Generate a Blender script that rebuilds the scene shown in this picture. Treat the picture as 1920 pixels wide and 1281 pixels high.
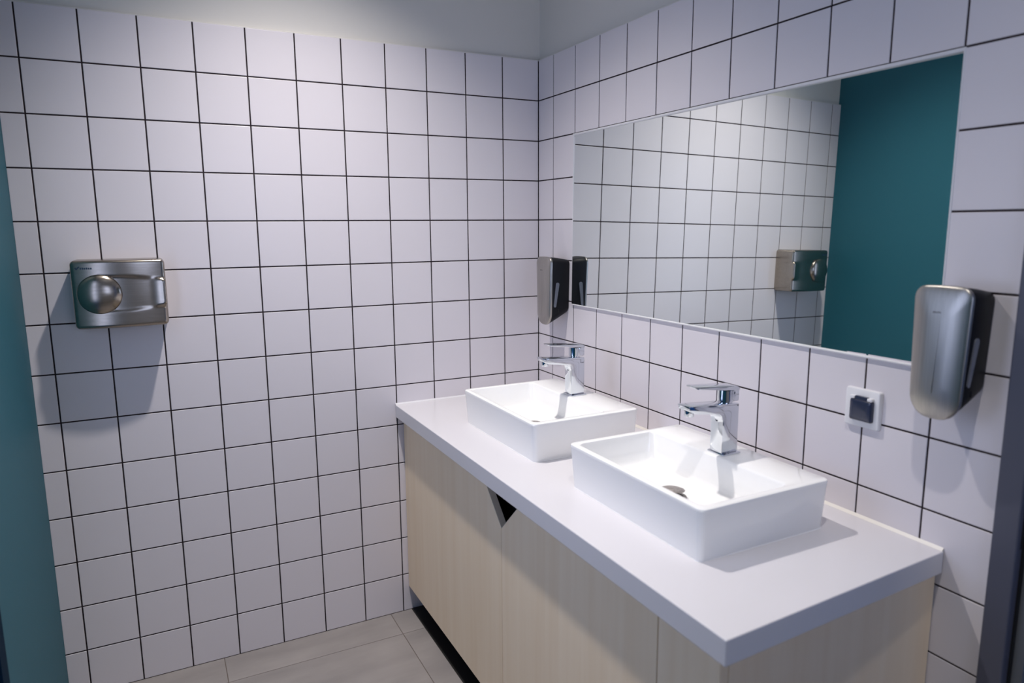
import bpy, bmesh, math, random
from mathutils import Matrix, Vector
random.seed(7)
for o in list(bpy.data.objects): bpy.data.objects.remove(o)
sc = bpy.context.scene
COL = sc.collection

# ------------------------------------------------------------------ camera
CAM = (-1.3913, -2.4798, 1.4995); YAW, PITCH, ROLL, FPX = .4728, -.164, -.007, 1315.5
fw = Vector((math.cos(PITCH)*math.sin(YAW), math.cos(PITCH)*math.cos(YAW), math.sin(PITCH)))
r0 = Vector((math.cos(YAW), -math.sin(YAW), 0)); u0 = r0.cross(fw)
rt = math.cos(ROLL)*r0 + math.sin(ROLL)*u0; up = -math.sin(ROLL)*r0 + math.cos(ROLL)*u0
cd = bpy.data.cameras.new('camera'); cam = bpy.data.objects.new('camera', cd); COL.objects.link(cam)
cam.matrix_world = Matrix(((rt.x, up.x, -fw.x, CAM[0]), (rt.y, up.y, -fw.y, CAM[1]), (rt.z, up.z, -fw.z, CAM[2]), (0, 0, 0, 1)))
cd.sensor_width = 36; cd.lens = FPX/1920*36; cd.clip_start = .01
cd.dof.use_dof = True; cd.dof.focus_distance = 2.35; cd.dof.aperture_fstop = 2.8
sc.camera = cam

# ------------------------------------------------------------------ light and exposure
W = bpy.data.worlds.new('world'); sc.world = W; W.use_nodes = True
W.node_tree.nodes['Background'].inputs[0].default_value = (.5, .6, .8, 1)
W.node_tree.nodes['Background'].inputs[1].default_value = .05
sc.view_settings.view_transform = 'Standard'; sc.view_settings.look = 'None'
sc.view_settings.exposure = -0.04; sc.view_settings.gamma = 1
sc.view_settings.use_curve_mapping = False
CEIL = 2.89
LAMPS = [((-.93, -.66), 150.0, 'recessed ceiling downlight nearer the tiled corner'),
         ((-.94, -2.02), 64.0, 'recessed ceiling downlight nearer the doorway')]
LAMP_COL = (1.0, .935, .89)
DAYLIGHT = ((.60, .70, 1.0, 1), 3.1)              # frosted panes: glazed door in the teal wall, unseen window added behind the viewer as cool fill

# ------------------------------------------------------------------ materials
def lin(r, g, b):
    return tuple(((c/255)/12.92 if c/255 <= .04045 else ((c/255+.055)/1.055)**2.4) for c in (r, g, b)) + (1,)
def mat(name, col, rough=.5, metal=0, spec=.5, noise=None, bump=None, aniso=0, coat=0):
    m = bpy.data.materials.new(name); m.use_nodes = True; nt = m.node_tree; b = nt.nodes['Principled BSDF']
    b.inputs['Base Color'].default_value = col; b.inputs['Roughness'].default_value = rough
    b.inputs['Metallic'].default_value = metal; b.inputs['Specular IOR Level'].default_value = spec
    b.inputs['Anisotropic'].default_value = aniso; b.inputs['Coat Weight'].default_value = coat
    tc = nt.nodes.new('ShaderNodeTexCoord')
    if noise:                                   # (scale xyz, second colour, detail)
        mp = nt.nodes.new('ShaderNodeMapping'); mp.inputs['Scale'].default_value = noise[0]
        nz = nt.nodes.new('ShaderNodeTexNoise'); nz.inputs['Scale'].default_value = 1; nz.inputs['Detail'].default_value = noise[2]
        rp = nt.nodes.new('ShaderNodeValToRGB'); rp.color_ramp.elements[0].position = .3; rp.color_ramp.elements[1].position = .7
        rp.color_ramp.elements[0].color = col; rp.color_ramp.elements[1].color = noise[1]
        nt.links.new(tc.outputs['Object'], mp.inputs[0]); nt.links.new(mp.outputs[0], nz.inputs[0])
        nt.links.new(nz.outputs[0], rp.inputs[0]); nt.links.new(rp.outputs[0], b.inputs['Base Color'])
    if bump:                                    # (scale xyz, strength)
        mp = nt.nodes.new('ShaderNodeMapping'); mp.inputs['Scale'].default_value = bump[0]
        nz = nt.nodes.new('ShaderNodeTexNoise'); nz.inputs['Scale'].default_value = 1; nz.inputs['Detail'].default_value = 3
        bp = nt.nodes.new('ShaderNodeBump'); bp.inputs['Strength'].default_value = bump[1]; bp.inputs['Distance'].default_value = .002
        nt.links.new(tc.outputs['Object'], mp.inputs[0]); nt.links.new(mp.outputs[0], nz.inputs[0])
        nt.links.new(nz.outputs[0], bp.inputs['Height']); nt.links.new(bp.outputs[0], b.inputs['Normal'])
    return m
def emis(name, col, s):
    m = bpy.data.materials.new(name); m.use_nodes = True; b = m.node_tree.nodes['Principled BSDF']
    b.inputs['Base Color'].default_value = col; b.inputs['Emission Color'].default_value = col; b.inputs['Emission Strength'].default_value = s
    return m
M = dict(
    tile=mat('white glazed tile', lin(226, 221, 226), .3, 0, .4, bump=((9, 9, 9), .04)),
    grout=mat('dark grout', lin(52, 43, 47), .85, 0, .2, noise=((60, 60, 60), lin(40, 33, 37), 3)),
    plaster=mat('white wall paint', lin(222, 219, 214), .75, 0, .25, bump=((90, 90, 90), .08)),
    teal=mat('teal wall paint', lin(34, 95, 110), .55, 0, .35, bump=((120, 120, 120), .08)),
    ceiling=mat('ceiling paint', lin(225, 224, 220), .8),
    floor=mat('grey floor tile', lin(140, 135, 133), .45, 0, .4, noise=((3, 28, 10), lin(162, 156, 153), 5), bump=((4, 60, 20), .1)),
    fgrout=mat('floor grout', lin(112, 101, 95), .85),
    counter=mat('white countertop', lin(216, 214, 218), .22, 0, .45),
    ceramic=mat('white ceramic', lin(250, 250, 249), .12, 0, .5, coat=.3),
    chrome=mat('chrome', (.68, .71, .76, 1), .07, 1),
    drain=mat('dull drain metal', lin(168, 162, 160), .5, .35, noise=((180, 180, 180), lin(140, 134, 132), 4)),
    steel=mat('brushed steel', lin(172, 163, 152), .22, 1, noise=((4, 260, 260), lin(162, 153, 142), 2), aniso=.3),
    steelv=mat('brushed steel cover', lin(182, 178, 172), .36, 1, noise=((260, 260, 4), lin(172, 168, 162), 2), aniso=.3),
    black=mat('black plastic', lin(20, 21, 26), .5, 0, .2),
    window=mat('smoky clear plastic', lin(112, 116, 128), .2, 0, .5),
    wood=mat('pale birch veneer', lin(252, 232, 203), .45, 0, .35, noise=((30, 30, 1.3), lin(246, 223, 191), 4)),
    woodedge=mat('birch panel edge', lin(205, 192, 174), .55),
    plinth=mat('black plinth laminate', lin(20, 19, 19), .6),
    inside=mat('dark cabinet inside', lin(18, 18, 22), .8),
    mirror=mat('mirror silver', (.86, .91, .885, 1), .012, 1),
    sealant=mat('white sealant', lin(228, 227, 230), .4),
    sealantf=mat('glossy white sealant', lin(240, 240, 240), .15),
    sealantc=mat('cream sealant', lin(228, 224, 217), .4),
    white=mat('white plastic', lin(235, 235, 238), .35),
    lid=mat('dark grey socket lid', lin(48, 54, 76), .18, 0, .5, coat=.3),
    frame=mat('dark grey door frame', lin(82, 84, 98), .45),
    blue=mat('blue door laminate', lin(10, 92, 165), .4),
    navy=mat('navy door frame', lin(8, 36, 56), .8, 0, .1),
    seal=mat('black rubber seal', lin(16, 16, 18), .7),
    strip=mat('grey frame rebate', lin(110, 112, 116), .5),
    print_=mat('dark blue print', lin(20, 48, 74), .5),
    print_grey=mat('grey print', lin(70, 68, 66), .5),
    daylit=emis('frosted glass lit by daylight', *DAYLIGHT),
    lamp=emis('lamp glass', (1, .97, .95, 1), 12), trim=mat('lamp trim', lin(215, 215, 215), .4))

# ------------------------------------------------------------------ helpers
def obj(name, bm, m, parent=None, smooth=False):
    me = bpy.data.meshes.new(name); bmesh.ops.recalc_face_normals(bm, faces=bm.faces); bm.to_mesh(me); bm.free()
    me.materials.append(m)
    if smooth:
        for p in me.polygons: p.use_smooth = True
        me.set_sharp_from_angle(angle=math.radians(smooth if smooth is not True else 35))
    o = bpy.data.objects.new(name, me); COL.objects.link(o)
    if parent: o.parent = parent
    return o
def empty(name, loc):
    o = bpy.data.objects.new(name, None); COL.objects.link(o); o.location = loc; o.empty_display_size = .05; return o
def tag(o, label, cat=None, group=None, kind=None):
    if label: o['label'] = label
    if cat: o['category'] = cat
    if group: o['group'] = group
    if kind: o['kind'] = kind
    return o
def box(bm, a, b, bev=0, seg=2):
    n = bmesh.new(); bmesh.ops.create_cube(n, size=1)
    for v in n.verts: v.co = Vector([(a[i]+b[i])/2 + v.co[i]*(b[i]-a[i]) for i in range(3)])
    if bev: bmesh.ops.bevel(n, geom=n.edges[:], offset=bev, segments=seg, profile=.5, affect='EDGES')
    t = bpy.data.meshes.new('t'); n.to_mesh(t); n.free(); bm.from_mesh(t); bpy.data.meshes.remove(t); return bm
def B(a, b, bev=0, seg=2): return box(bmesh.new(), a, b, bev, seg)
def loft(loops, cap0=True, cap1=True):
    bm = bmesh.new(); R = [[bm.verts.new(p) for p in L] for L in loops]; n = len(R[0])
    for i in range(len(R)-1):
        for j in range(n): bm.faces.new((R[i][j], R[i][(j+1) % n], R[i+1][(j+1) % n], R[i+1][j]))
    if cap0: bm.faces.new(R[0][::-1])
    if cap1: bm.faces.new(R[-1])
    return bm
def rrect(x0, x1, y0, y1, r, n=6):
    """rounded rectangle loop, list of (x, y)"""
    out = []
    for cx, cy, a in ((x1-r, y1-r, 0), (x0+r, y1-r, 90), (x0+r, y0+r, 180), (x1-r, y0+r, 270)):
        for k in range(n+1):
            t = math.radians(a + 90*k/n); out.append((cx+r*math.cos(t), cy+r*math.sin(t)))
    return out
def ring(cx, cy, z, r, n=28): return [(cx+r*math.cos(2*math.pi*k/n), cy+r*math.sin(2*math.pi*k/n), z) for k in range(n)]
def extrude_profile(pts, w, bev=0):
    """pts in (x, z), extruded over y from -w to w"""
    bm = loft([[(x, -w, z) for x, z in pts], [(x, w, z) for x, z in pts]])
    if bev:
        bmesh.ops.recalc_face_normals(bm, faces=bm.faces)
        ed = [e for e in bm.edges if len(e.link_faces) == 2 and e.calc_face_angle(0) > .6]
        bmesh.ops.bevel(bm, geom=ed, offset=bev, segments=2, profile=.5, affect='EDGES')
    return bm
def struct(o, label=None): o['kind'] = 'structure'; o['label'] = label or o.name.replace('_', ' '); return o

# ------------------------------------------------------------------ room shell
P = .152; TOP = 14*P; GAP = .0042; BACK = -3.6; XL = -1.735
PL = .013                                          # tile fronts stand this far off the painted wall
wall_back = struct(obj('wall_back', B((XL-.12, PL, -.1), (.12, .14, CEIL+.02)), M['plaster']), 'back wall of square white tiles with dark joints, white paint above')
wall_right = struct(obj('wall_right', box(box(B((PL, -1.778, -.1), (.14, PL, CEIL+.02)), (PL, BACK-.1, -.1), (.14, -2.74, CEIL+.02)), (PL, -2.74, 2.12), (.14, -1.778, CEIL+.02)), M['plaster']), 'right wall of square white tiles carrying the mirror')
D0, D1 = -.765, -1.60
bm = B((XL-.12, D0, -.1), (XL, PL, CEIL+.02)); box(bm, (XL-.12, BACK-.1, -.1), (XL, D1, CEIL+.02)); box(bm, (XL-.12, D1, 2.12), (XL, D0, CEIL+.02))
wall_left = struct(obj('wall_left', bm, M['teal']), 'teal painted left wall')
WX0, WX1, WZ0, WZ1 = -1.10, -.30, 1.15, 2.25
bm = B((XL-.12, BACK-.1, -.1), (WX0, BACK, CEIL+.02)); box(bm, (WX1, BACK-.1, -.1), (.14, BACK, CEIL+.02))
box(bm, (WX0, BACK-.1, -.1), (WX1, BACK, WZ0)); box(bm, (WX0, BACK-.1, WZ1), (WX1, BACK, CEIL+.02))
struct(obj('wall_front', bm, M['plaster']), 'white painted wall behind the viewer')
win = struct(empty('fill_window_1', ((WX0+WX1)/2, BACK, WZ0)), 'unseen frosted window added behind the viewer for cool fill light')  # unseen window, added to brighten the viewer-facing sides with bluish light
def wpart(name, bm, m):
    o = obj(name, bm, m, win); o.matrix_parent_inverse = Matrix.Translation(-win.location); return o
bm = B((WX0, BACK-.07, WZ0), (WX0+.05, BACK-.02, WZ1), .003); box(bm, (WX1-.05, BACK-.07, WZ0), (WX1, BACK-.02, WZ1), .003)
box(bm, (WX0+.05, BACK-.07, WZ0), (WX1-.05, BACK-.02, WZ0+.05), .003); box(bm, (WX0+.05, BACK-.07, WZ1-.05), (WX1-.05, BACK-.02, WZ1), .003)
wpart('fill_window_frame', bm, M['white']); wpart('frosted_pane', B((WX0+.05, BACK-.05, WZ0+.05), (WX1-.05, BACK-.042, WZ1-.05)), M['daylit'])  # glowing pane gives the added fill light
struct(obj('ceiling', B((XL-.12, BACK-.1, CEIL), (.14, .14, CEIL+.12)), M['ceiling']), 'white painted ceiling')
floor = struct(obj('floor', B((XL-.12, BACK-.1, -.12), (.14, .14, -.0015)), M['fgrout']), 'grey stone-look tiled floor')

def tile_mesh(name, w, h, t, m, b=.0011):
    bm = bmesh.new(); L = []
    for d, i in ((t, 0), (b, 0), (b*.3, b*.3), (0, b)):
        L.append([(sx*(w/2-i), d, sz*(h/2-i)) for sx, sz in ((-1, -1), (1, -1), (1, 1), (-1, 1))])
    bm = loft(L); bmesh.ops.recalc_face_normals(bm, faces=bm.faces)
    me = bpy.data.meshes.new(name); bm.to_mesh(me); bm.free(); me.materials.append(m); return me
TM = {}
def put_tile(a0, a1, z0, z1, wall, side):
    """a is the distance along the wall away from the corner"""
    k = (round(a1-a0, 4), round(z1-z0, 4))
    if k not in TM: TM[k] = tile_mesh('tile', k[0], k[1], .0115, M['tile'])
    o = bpy.data.objects.new('tile', TM[k]); COL.objects.link(o); o.parent = wall
    jx, jz = random.uniform(-.0014, .0014), random.uniform(-.0014, .0014); c = (a0+a1)/2; jo = random.uniform(-.0002, .0002)
    if side == 'A': o.location = (-c, jo, (z0+z1)/2); o.rotation_euler = (jx, 0, jz)
    else: o.location = (jo, -c, (z0+z1)/2); o.rotation_euler = (jx, 0, -math.pi/2+jz)
g = GAP/2
colsA = [0] + [.003+c*P for c in range(1, 12)] + [1.735+g]
OFF = .1134
colsB = [0] + [OFF+c*P for c in range(0, 11)] + [1.7765]
MY0, MY1, MZ0, MZ1 = OFF+P, OFF+10*P, TOP-6*P, TOP-2*P      # mirror bay
for k in range(14):
    z1, z0 = TOP-k*P-g, TOP-(k+1)*P+g
    if k == 0: z1 = TOP-.004
    if k == 13: z0 = .0005
    for i in range(12):
        a0, a1 = colsA[i]+g, colsA[i+1]-g
        if z1 < .80 and colsA[i+1] < .47: continue          # wholly behind the vanity
        put_tile(a0, a1, z0, z1, wall_back, 'A')
    for i in range(12):
        a0, a1 = colsB[i]+g, colsB[i+1]-g
        if i == 11: a1 = 1.7765
        if z1 < .80 and colsB[i+1] < 1.65: continue
        if 2 <= i <= 10 and 2 <= k <= 5: continue            # the mirror bay
        put_tile(a0, a1, z0, z1, wall_right, 'B')
obj('grout', B((XL, .0016, 0), (.0016, PL, TOP-.005)), M['grout'], wall_back)
bm = B((.0016, -MY0+.001, 0), (PL, .0016, TOP-.005)); box(bm, (.0016, -1.7765, 0), (PL, -MY1-.001, TOP-.005))
box(bm, (.0016, -MY1-.001, 0), (PL, -MY0+.001, MZ0-.003)); box(bm, (.0016, -MY1-.001, MZ1+.002), (PL, -MY0+.001, TOP-.005))
obj('grout', bm, M['grout'], wall_right)
# thin paint lip along the tile tops
obj('paint_edge', B((XL, .001, TOP-.0045), (0, PL, TOP-.001), .001), M['plaster'], wall_back)
obj('paint_edge', B((.001, -1.7765, TOP-.0045), (PL, 0, TOP-.001), .001), M['plaster'], wall_right)
# floor tiles
fx = [XL+.001, -1.272, -.665, -.058, 0]; fy = [0, -.152, -.757, -1.362, -1.967, -2.572, -3.177, BACK]
FT = {}
for i in range(4):
    for j in range(7):
        x0, x1, y1, y0 = fx[i]+.0013, fx[i+1]-.0013, fy[j]-.0013, fy[j+1]+.0013
        if x0 > -.1 : continue
        k = (round(x1-x0, 4), round(y1-y0, 4))
        if k not in FT:
            FT[k] = tile_mesh('floor_tile', k[0], k[1], .008, M['floor'], .0008)
        o = bpy.data.objects.new('floor_tile', FT[k]); COL.objects.link(o); o.parent = floor
        o.location = ((x0+x1)/2, (y0+y1)/2, 0); o.rotation_euler = (-math.pi/2, 0, 0)

# ------------------------------------------------------------------ doors
d1 = empty('door_1', (0, -2.26, 0)); struct(d1, 'blue door in a dark grey frame in the right wall')
def part(name, bm, m, par, smooth=False):
    o = obj(name, bm, m, par, smooth); o.matrix_parent_inverse = Matrix.Translation(-par.location); return o
bm = B((-.012, -1.822, 0), (.12, -1.777, 2.16), .003); box(bm, (-.012, -2.742, 0), (.12, -2.697, 2.16), .003); box(bm, (-.012, -2.697, 2.115), (.12, -1.822, 2.16), .003)
part('door_frame', bm, M['frame'], d1)
bm = B((.006, -1.8255, 0), (.014, -1.822, 2.115)); box(bm, (.006, -2.697, 0), (.014, -2.6935, 2.115)); part('rubber_seal', bm, M['seal'], d1)
bm = B((.016, -1.843, 0), (.032, -1.822, 2.115)); box(bm, (.016, -2.697, 0), (.032, -2.676, 2.115)); part('rebate', bm, M['strip'], d1)
part('door_leaf', B((.033, -2.69, .006), (.072, -1.824, 2.112), .002), M['blue'], d1)
part('strike_plate', B((-.0005, -1.8235, .90), (.011, -1.8215, .985), .0005), M['seal'], d1)
d2 = empty('door_2', (XL, (D0+D1)/2, 0)); struct(d2, 'glazed blue door in a navy frame in the teal wall')
bm = B((XL-.11, D0-.055, 0), (XL+.002, D0+.001, 2.118), .001); box(bm, (XL-.11, D1-.001, 0), (XL+.002, D1+.055, 2.118), .001); box(bm, (XL-.11, D1+.055, 2.07), (XL+.002, D0-.055, 2.118), .001)
part('door_frame', bm, M['navy'], d2)
ga, gb, gz0, gz1 = D1+.15, D0-.15, .98, 1.97
bm = B((XL-.06, D1+.056, .006), (XL-.022, D0-.056, gz0), .002); box(bm, (XL-.06, D1+.056, gz1), (XL-.022, D0-.056, 2.068), .002)
box(bm, (XL-.06, D1+.056, gz0), (XL-.022, ga, gz1)); box(bm, (XL-.06, gb, gz0), (XL-.022, D0-.056, gz1))
leaf = part('door_leaf', bm, M['blue'], d2)
pane = obj('frosted_pane', B((XL-.045, ga, gz0), (XL-.037, gb, gz1)), M['daylit'], leaf)
h = B((XL-.022, D1+.11, 1.03), (XL+.012, D1+.128, 1.048), .004); box(h, (XL+.010, D1+.108, 1.03), (XL+.026, D1+.24, 1.048), .006)
part('door_handle', h, M['chrome'], d2)

# ------------------------------------------------------------------ ceiling downlights
for (lx, ly), watt, lab in LAMPS:
    t = tag(empty('downlight', (lx, ly, CEIL)), lab, 'ceiling light', 'recessed ceiling downlights')
    part('trim_ring', loft([ring(lx, ly, CEIL, .062), ring(lx, ly, CEIL-.004, .060), ring(lx, ly, CEIL-.004, .046), ring(lx, ly, CEIL, .045)], False, False), M['trim'], t, 50)
    part('lens', loft([ring(lx, ly, CEIL-.0005, .045), ring(lx, ly, CEIL-.002, .0445)]), M['lamp'], t)
    ld = bpy.data.lights.new('downlight_beam', 'SPOT'); ld.energy = watt; ld.color = LAMP_COL
    ld.spot_size = math.radians(107); ld.spot_blend = 1.0; ld.shadow_soft_size = .032
    lo = bpy.data.objects.new('downlight_beam', ld); COL.objects.link(lo); lo.location = (0, 0, -.012); lo.parent = t

# ------------------------------------------------------------------ mirror
S, T = .005, -.0125
nM = Vector((-math.cos(S)*math.cos(T), -math.sin(S)*math.cos(T), -math.sin(T))); P0 = Vector((-.006, -.25, 1.21))
def mpt(y, z, d=0): return (P0.x - (nM.y*(y-P0.y)+nM.z*(z-P0.z))/nM.x + d, y, z)
my0, my1, mz0, mz1 = -MY0+.004, -MY1+.001, MZ0-.006, MZ1-.007
mir = tag(empty('wall_mirror', (0, (my0+my1)/2, mz0)), 'wide frameless wall mirror above the two washbasins', 'mirror')
cs = [(my0, mz0), (my1, mz0), (my1, mz1), (my0, mz1)]
part('mirror_glass', loft([[mpt(y, z, 0) for y, z in cs], [mpt(y, z, .0025) for y, z in cs]]), M['mirror'], mir)
bm = bmesh.new()
box(bm, (-.0008, my1-.001, mz1), (.007, my0+.001, mz1+.0075), .0025); box(bm, (-.0075, my1-.001, mz0-.0045), (.007, my0+.001, mz0), .0015)
box(bm, (-.003, my0, mz0-.004), (.007, my0+.0045, mz1+.007), .0015); box(bm, (-.0015, my1-.004, mz0-.004), (.007, my1, mz1+.007), .0015)
part('sealant_bead', bm, M['sealant'], mir)

# ------------------------------------------------------------------ vanity cabinet and countertop
XF, CZ0, CZ1, YE = -.588, .102, .791, -1.676
SEAM1, SEAM2 = -.836, -1.511
cab = tag(empty('vanity_cabinet', (-.29, -.84, 0)), 'pale birch vanity cabinet standing on a black base under the white countertop', 'cabinet')
bm = bmesh.new()
box(bm, (XF+.020, -.024, CZ0), (-.004, -.006, CZ1)); box(bm, (-.014, YE+.02, CZ0), (-.004, -.024, CZ1)); box(bm, (XF+.020, YE+.02, CZ0), (-.014, -.024, CZ0+.018))
box(bm, (XF+.075, SEAM1-.14, CZ0+.018), (XF+.085, SEAM1+.14, CZ1))
part('carcass', bm, M['inside'], cab)
def panel(name, ya, yb, ca=0, cb=0, n0=0, n1=0):
    """front panel between ya (far) and yb (near); corner cut at the top for the finger notch"""
    NW, NZ = .120, .118
    pts = [(ya, CZ0), (yb, CZ0)]
    pts += [(yb, CZ1-NZ), (yb+NW, CZ1)] if cb else [(yb, CZ1)]
    pts += [(ya-NW, CZ1), (ya, CZ1-NZ)] if ca else [(ya, CZ1)]
    bm = loft([[(XF, y, z) for y, z in pts], [(XF+.019, y, z) for y, z in pts]])
    bmesh.ops.bevel(bm, geom=bm.edges[:], offset=.0008, segments=1, affect='EDGES')
    return part(name, bm, M['wood'], cab)
part_d1 = panel('door', -.004, SEAM1+.001, 0, 1); part_d2 = panel('door', SEAM1-.001, SEAM2+.0012, 1, 0)
panel('filler_panel', SEAM2-.0012, YE+.0005)
# birch edging inside the finger notch
for s in (1, -1):
    y0, y1 = SEAM1+s*.001, SEAM1+s*.121
    pts = [(y0, CZ1-.1185), (y1+s*.0005, CZ1-.0005), (y1-s*.001, CZ1-.0004), (y0-s*.0004, CZ1-.1165)]
    part('notch_edge', loft([[(XF+.001, y, z) for y, z in pts], [(XF+.0195, y, z) for y, z in pts]]), M['woodedge'], cab)
part('side_panel', B((XF+.0195, YE, CZ0), (-.003, YE+.019, CZ1), .0008, 1), M['wood'], cab)
bm = B((-.580, -1.664, 0), (-.03, -.004, .004)); box(bm, (-.47, -1.62, .004), (-.452, -.004, CZ0)); box(bm, (-.452, -1.62, .004), (-.03, -1.602, CZ0))
part('plinth', bm, M['plinth'], cab)

ZC = .839
bm = B((-.618, -1.70, CZ1), (-.0025, -.0025, ZC), .0022, 2)
for v in bm.verts:                                  # the free end is cut slightly out of square
    if v.co.y < -1.6: v.co.y += .012 - .028*(-v.co.x/.618)
tag(obj('countertop', bm, M['counter']), 'thick white countertop running along the tiled wall under both washbasins', 'countertop')
bm = loft([[(-.007, y, ZC+.0002), (-.0005, y, ZC+.0002), (-.0005, y, ZC+.006)] for y in (-1.686, -.001)])
obj('sealant_bead', bm, M['sealantc'], wall_right)
bm = loft([[(x, -.0065, ZC+.0002), (x, -.0005, ZC+.0002), (x, -.0005, ZC+.0055)] for x in (-.617, -.0005)])
obj('sealant_bead', bm, M['sealant'], wall_back)

# ------------------------------------------------------------------ washbasins
BH = .115
def washbasin(cx, cy, label, raised):
    t = tag(empty('washbasin', (cx, cy, ZC)), label, 'washbasin', 'white washbasins on the countertop')
    hx, hy = .182, .245
    def L(x0, x1, y0, y1, r, z): return [(cx+x, cy+y, ZC+z) for x, y in rrect(x0, x1, y0, y1, r, 7)]
    lp = [L(-hx+.011, hx-.004, -hy+.012, hy-.012, .012, 0), L(-hx+.008, hx-.003, -hy+.009, hy-.009, .014, .003),
          L(-hx+.001, hx, -hy+.001, hy-.001, .016, BH-.010), L(-hx, hx, -hy, hy, .016, BH-.006), L(-hx+.0012, hx-.0012, -hy+.0012, hy-.0012, .016, BH-.002),
          L(-hx+.005, hx-.005, -hy+.005, hy-.005, .014, BH)]
    ix0, ix1, iy = -hx+.014, hx-.106, hy-.017
    lp += [L(ix0, ix1, -iy, iy, .016, BH), L(ix0+.003, ix1-.003, -iy+.003, iy-.003, .016, BH-.0015), L(ix0+.0045, ix1-.005, -iy+.0045, iy-.0045, .017, BH-.006),
           L(ix0+.008, ix1-.010, -iy+.012, iy-.012, .026, .068), L(ix0+.011, ix1-.013, -iy+.018, iy-.018, .03, .050), L(ix0+.016, ix1-.018, -iy+.025, iy-.025, .032, .041),
           L(ix0+.026, ix1-.028, -iy+.038, iy-.038, .034, .036), L(ix0+.05, ix1-.05, -iy+.09, iy-.09, .034, .033)]
    # last loop: circle around the drain
    lastn = lp[-1]; circ = []
    for x, y, z in lastn:
        a = math.atan2(y-cy, x-(cx-.046)); circ.append((cx-.046+.034*math.cos(a), cy+.034*math.sin(a), ZC+.030))
    lp.append(circ)
    part('bowl', loft(lp), M['ceramic'], t, 40)
    ft = lambda e, z: L(-hx+.011-e, hx-.004+e, -hy+.012-e, hy-.012+e, .012+e, z)
    part('sealant_bead', loft([ft(-.001, .0045), ft(.0005, .0042), ft(.0028, .0022), ft(.004, .0002), ft(-.001, .0002)], False, False), M['sealantf'], t, 60)
    dcx, dcy, dz = cx-.046, cy, ZC+.030
    d = part('drain', loft([ring(dcx, dcy, dz+.0002, .033), ring(dcx, dcy, dz+.003, .032), ring(dcx, dcy, dz+.003, .025), ring(dcx, dcy, dz+.0004, .024)]), M['drain'], t, 40)
    zc = dz + (.016 if raised else .004)
    bm = loft([ring(0, 0, -.004, .010), ring(0, 0, 0, .0265), ring(0, 0, .0035, .0285), ring(0, 0, .0065, .0255), ring(0, 0, .0095, .015), ring(0, 0, .0105, .004)])
    box(bm, (-.004, -.004, -(zc-dz)+.001), (.004, .004, 0))
    if raised: bmesh.ops.rotate(bm, cent=(0, 0, 0), matrix=Matrix.Rotation(.16, 3, 'Y') @ Matrix.Rotation(-.12, 3, 'X'), verts=bm.verts)
    bmesh.ops.translate(bm, vec=(dcx, dcy, zc), verts=bm.verts)
    pl = obj('plug', bm, M['drain'], d, 40); pl.matrix_parent_inverse = Matrix.Translation(-t.location)
    pl.matrix_parent_inverse = Matrix.Identity(4)
    return t
BX = -.302; BY1, BY2 = -1.260, -.586
washbasin(BX, BY1, 'white rectangular washbasin nearer the wall socket, with a raised drain plug', True)
washbasin(BX, BY2, 'white rectangular washbasin nearer the tiled corner', False)

# ------------------------------------------------------------------ basin mixers
def faucet(x0, y0, label):
    z0 = ZC+BH
    t = tag(empty('faucet', (x0, y0, z0)), label, 'faucet', 'chrome mixer taps on the washbasins')
    mp = lambda bm: (bmesh.ops.transform(bm, matrix=Matrix.Translation((x0, y0, z0)) @ Matrix.Diagonal((-1, 1, 1, 1)), verts=bm.verts), bm)[1]
    part('base_plate', mp(B((-.028, -.027, 0), (.028, .027, .0045), .0018)), M['chrome'], t, 30)
    arc = [(.0265+.020*(1-math.cos(a)), .078+.026*math.sin(a)) for a in [math.radians(k) for k in (0, 20, 40, 60, 78)]]
    prof = [(-.023, .0045), (.0265, .0045)] + arc + [(.112, .1135), (.128, .121), (.132, .133), (.1, .131), (-.023, .1235)]
    bm = extrude_profile(prof, .0205, .0022)
    part('body', mp(bm), M['chrome'], t, 30)
    c = [[(x, y, z) for x, y, z in ring(.113, 0, z, r, 20)] for z, r in ((.118, .0115), (.106, .0115), (.1045, .0105), (.1045, .008), (.107, .0075))]
    part('aerator', mp(loft(c)), M['chrome'], t, 40)
    c = [[(x, y, z) for x, y, z in ring(.002, 0, z, r, 24)] for z, r in ((.122, .0165), (.129, .0165), (.130, .0195), (.156, .0195))]
    part('cartridge', mp(loft(c)), M['chrome'], t, 40)
    bm = B((-.024, -.0195, .1285), (.004, .0195, .158), .004); 
    part('handle_hub', mp(bm), M['chrome'], t, 30)
    prof = [(-.0245, .156), (-.0245, .1605), (-.016, .166), (.0, .1675), (.102, .1745), (.108, .1735), (.104, .170), (.02, .159)]
    part('lever', mp(extrude_profile(prof, .0205, .0014)), M['chrome'], t, 30)
    part('indicator', mp(loft([[(x, y, z) for x, y, z in [(.0268+d, .0045*math.cos(a), .085+.0045*math.sin(a)) for a in [2*math.pi*k/12 for k in range(12)]]] for d in (-.003, .0006)])), M['lid'], t)
    return t
faucet(-.192, BY1+.002, 'chrome single-lever tap on the washbasin nearer the wall socket')
faucet(-.192, BY2+.002, 'chrome single-lever tap on the washbasin nearer the tiled corner')

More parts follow.
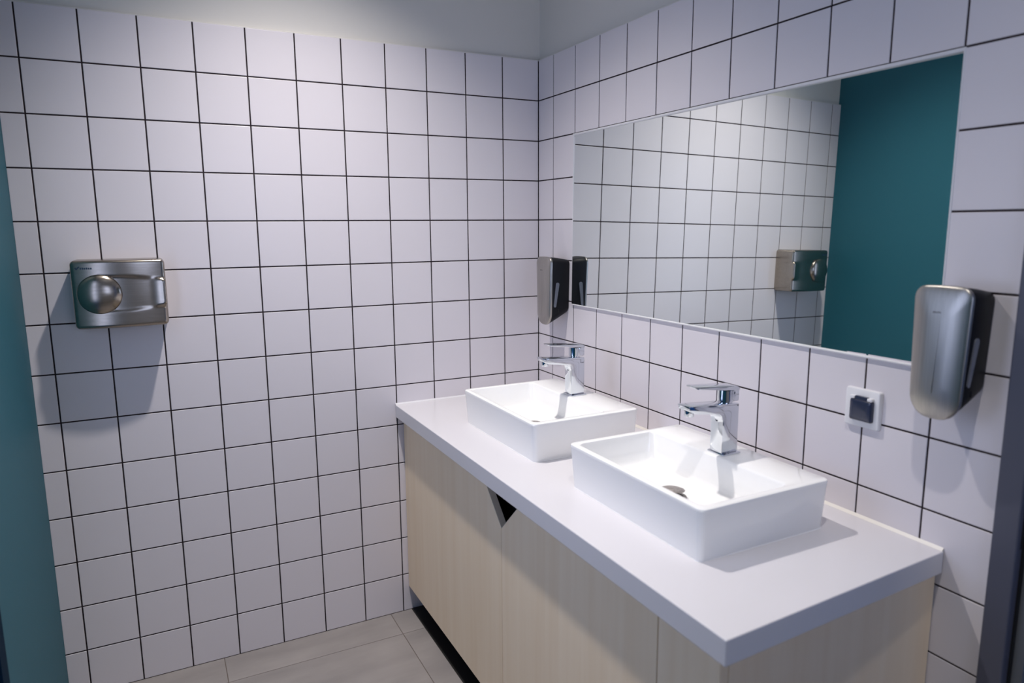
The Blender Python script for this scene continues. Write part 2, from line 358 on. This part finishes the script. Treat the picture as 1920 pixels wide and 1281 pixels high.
# ------------------------------------------------------------------ soap dispensers
def outline(x, hw, zt, zb, yc, rt=.020, rb=.034, sag=.010):
    """rounded outline in the y-z plane at depth x: arc-topped, narrower and rounder below"""
    pts = []; hb = hw*.90; n = 7
    for cy_, cz_, r, a in ((hw-rt, zt-rt, rt, 0), (-hw+rt, zt-rt, rt, 90), (-hb+rb, zb+rb, rb, 180), (hb-rb, zb+rb, rb, 270)):
        for k in range(n+1):
            t = math.radians(a+90*k/n); y, z = cy_+r*math.cos(t), cz_+r*math.sin(t)
            e = 1-min(1, abs(y)/hw)**2
            z += .003*e if a in (0, 90) else -sag*e
            pts.append((x, yc+y, z))
        if a == 180:
            for q in (.25, .5, .75):
                y = -hb+rb + q*2*(hb-rb); pts.append((x, yc+y, zb - sag*(1-(abs(y)/hw)**2)))
        if a == 0:
            for q in (.25, .5, .75):
                y = hw-rt - q*2*(hw-rt); pts.append((x, yc+y, zt + .003*(1-(abs(y)/hw)**2)))
    return pts
def dispenser(yc, label):
    zt, zb = 1.380, 1.140
    t = tag(empty('soap_dispenser', (0, yc, zb)), label, 'soap dispenser', 'wall soap dispensers beside the mirror')
    XS = -.078
    bl = [outline(-.001, .0455, zt-.012, zb+.036, yc, .012, .022, .002), outline(-.004, .047, zt-.010, zb+.033, yc, .014, .024, .003), outline(XS*.5, .0505, zt-.004, zb+.016, yc, .017, .030, .006), outline(XS, .0535, zt, zb, yc), outline(XS-.003, .052, zt-.001, zb+.001, yc)]
    part('body', loft(bl), M['black'], t, 40)
    cl = []
    for d, s in ((0, 0), (.0055, 0), (.0072, .0009), (.0082, .0024), (.0098, .006), (.0122, .014), (.0145, .024), (.0158, .036)):
        hw = .0542-s; k = min(1, s/.036)
        cl.append(outline(XS-.0005-d, hw, zt+.001-s*1.5, zb-.001+s*1.35, yc+0, max(.006, .021-s*.35), max(.012, .035-s*.5), .010*(1-k*.4)))
    cm = loft(cl)
    part('steel_cover', cm, M['steelv'], t, 60)
    # level window on the near and far cheeks
    for s in (-1, 1):
        pts = []
        z1, z0 = zt-.098, zt-.178
        for k in range(17):
            a = math.radians(180*k/16); pts.append((math.cos(a)*.0072, z1+math.sin(a)*.0072))
        for k in range(17):
            a = math.radians(180+180*k/16); pts.append((math.cos(a)*.0048+.010, z0+math.sin(a)*.0048))
        lp = []
        for d in (-.002, .0012):
            lp.append([(XS+.022-x, yc+s*(.0538-(.022-x)*(.0535-.0505)/.039 - .0046*max(0, (zt-.1-z)/.14) + d), z) for x, z in pts])
        part('level_window', loft(lp), M['window'], t)
    part('lock_slot', B((XS*.62-.002, yc-.0475, zb+.036), (XS*.62+.002, yc-.030, zb+.048), .0006), M['seal'], t)
    xm = XS-.0005-.0150
    bm = bmesh.new(); rr = random.Random(3); y = yc+.011
    for k in range(5):
        w = rr.uniform(.0016, .0028); hh = rr.uniform(.003, .0045); box(bm, (xm-.0006, y-w, zt-.048), (xm+.004, y, zt-.048+hh)); y -= w+.0012
    part('print', bm, M['print_grey'], t)
    return t
dispenser(-.192, 'steel and black soap dispenser between the tiled corner and the mirror')
dispenser(-1.688, 'steel and black soap dispenser above the wall socket, beside the door frame')

# ------------------------------------------------------------------ hand dryer
def dryer():
    x0, x1, z0, z1 = -1.6005, -1.3545, 1.207, 1.408; cx, cz = (x0+x1)/2, (z0+z1)/2; w, h = (x1-x0)/2, (z1-z0)/2
    t = tag(empty('hand_dryer', (cx, 0, z0)), 'brushed steel hand dryer with round domed button on the tiled back wall', 'hand dryer')
    bx, bz, br = -1.5305, 1.309, .0585
    def depth(x, z):
        d = .103 + .012*(1-((x-cx)/w)**2)
        # flared channel right of the button
        u = (x-bx)/(x1-bx)
        if u > 0:
            ht = .0565 - .014*u*u; hb_ = -.0565 + .012*u*u
            dz = z-bz
            s = min(1, max(0, min((ht-dz), (dz-hb_))/.010)); s = s*s*(3-2*s)
            q = min(1, max(0, (u-.72)/.28)); d += s*(-.006 + .007*u + .012*q*q)
        e = min(w-abs(x-cx), h-abs(z-cz)); rf = .010
        if e < rf: d -= rf - math.sqrt(max(0, rf*rf-(rf-e)**2))
        return d
    NX, NZ = 64, 56; rc = .014
    def spread(n):                               # denser near both ends
        return [.5-.5*math.cos(math.pi*(k/n)) for k in range(n+1)]
    sx, sz = [.5*a+.5*k/NX for k, a in enumerate(spread(NX))], [.5*a+.5*k/NZ for k, a in enumerate(spread(NZ))]
    bm = bmesh.new(); G = []
    for j in range(NZ+1):
        z = z0+(z1-z0)*sz[j]; q = max(0, abs(z-cz)-(h-rc)); ww = w-(rc-math.sqrt(max(0, rc*rc-q*q)))
        G.append([bm.verts.new((cx+(2*sx[i]-1)*ww, -depth(cx+(2*sx[i]-1)*w, z), z)) for i in range(NX+1)])
    for j in range(NZ):
        for i in range(NX): bm.faces.new((G[j][i], G[j][i+1], G[j+1][i+1], G[j+1][i]))
    bd = G[0] + [G[j][NX] for j in range(1, NZ+1)] + G[NZ][::-1][1:] + [G[j][0] for j in range(NZ-1, 0, -1)]
    bk = [bm.verts.new((v.co.x, -.0005, v.co.z)) for v in bd]; n = len(bd)
    for k in range(n): bm.faces.new((bd[k], bk[k], bk[(k+1) % n], bd[(k+1) % n]))
    bm.faces.new(bk)
    part('housing', bm, M['steel'], t, 50)
    R = .072; lp = []
    yb = -.104
    for k in range(11):
        a = k/10; r = br*math.cos(a*1.53)
        y = yb - .006*(min(1, a*12)) - .020*math.sin(a*1.53)
        lp.append([(bx+r*math.cos(2*math.pi*j/40), y, bz+r*math.sin(2*math.pi*j/40)) for j in range(40)])
    part('button_dome', loft(lp), M['steel'], t, 60)
    # nozzle slot below
    part('air_outlet', B((cx-.05, -.075, z0-.001), (cx+.03, -.035, z0+.004), .001), M['seal'], t)
    # small tick and illegible word at the upper left
    bm = bmesh.new(); yy = -.1005
    for a, b, th in (((-1.5865, 1.3875), (-1.5838, 1.3825), .0030), ((-1.5838, 1.3825), (-1.5765, 1.3905), .0030)):
        dx, dz = b[0]-a[0], b[1]-a[1]; L_ = math.hypot(dx, dz); nx, nz = -dz/L_*th/2, dx/L_*th/2
        q = [(a[0]+nx, a[1]+nz), (b[0]+nx, b[1]+nz), (b[0]-nx, b[1]-nz), (a[0]-nx, a[1]-nz)]
        n2 = loft([[(x, -depth(x, z)-.0007, z) for x, z in q], [(x, -depth(x, z)+.001, z) for x, z in q]])
        me = bpy.data.meshes.new('t'); n2.to_mesh(me); n2.free(); bm.from_mesh(me); bpy.data.meshes.remove(me)
    rr = random.Random(5); x = -1.5745
    for k in range(6):
        ww = .0038; hh = rr.choice((.0050, .0058)); z = 1.3822
        dd = depth(x+ww/2, z+.002); box(bm, (x, -dd-.0005, z), (x+ww, -dd+.001, z+hh)); x += ww+.0014
    part('print', bm, M['print_'], t)
dryer()

# ------------------------------------------------------------------ wall socket
sy, szz = -1.4855, 1.0925
so = tag(empty('wall_socket', (0, sy, szz-.043)), 'white square wall socket with a dark hinged lid beside the soap dispenser', 'socket')
part('socket_frame', loft([[(x, sy+a*k, szz+b*k) for a, b in rrect(-.0425, .0425, -.0435, .0435, .005, 4)] for x, k in ((-.0003, 1), (-.007, 1), (-.0098, .975), (-.0105, .95))]), M['white'], so, 40)
lp = []
for x, k in ((-.0095, 1), (-.0160, 1), (-.0185, .95), (-.0198, .86), (-.0204, .6)):
    lp.append([(x, sy-.002+a*k, szz-.003+b*k) for a, b in rrect(-.0275, .0275, -.0245, .0235, .004, 4)])
lid = part('lid', loft(lp), M['lid'], so, 50)
hg = obj('hinge_tab', B((-.0185, sy-.017, szz+.019), (-.0098, sy+.014, szz+.0285), .002), M['lid'], lid); 
hg.matrix_parent_inverse = Matrix.Identity(4)
for s in (-1, 1):
    part('hinge_post', B((-.0195, sy-.0015+s*.0215-.006, szz+.0205), (-.0098, sy-.0015+s*.0215+.006, szz+.0275), .0018), M['white'], so)
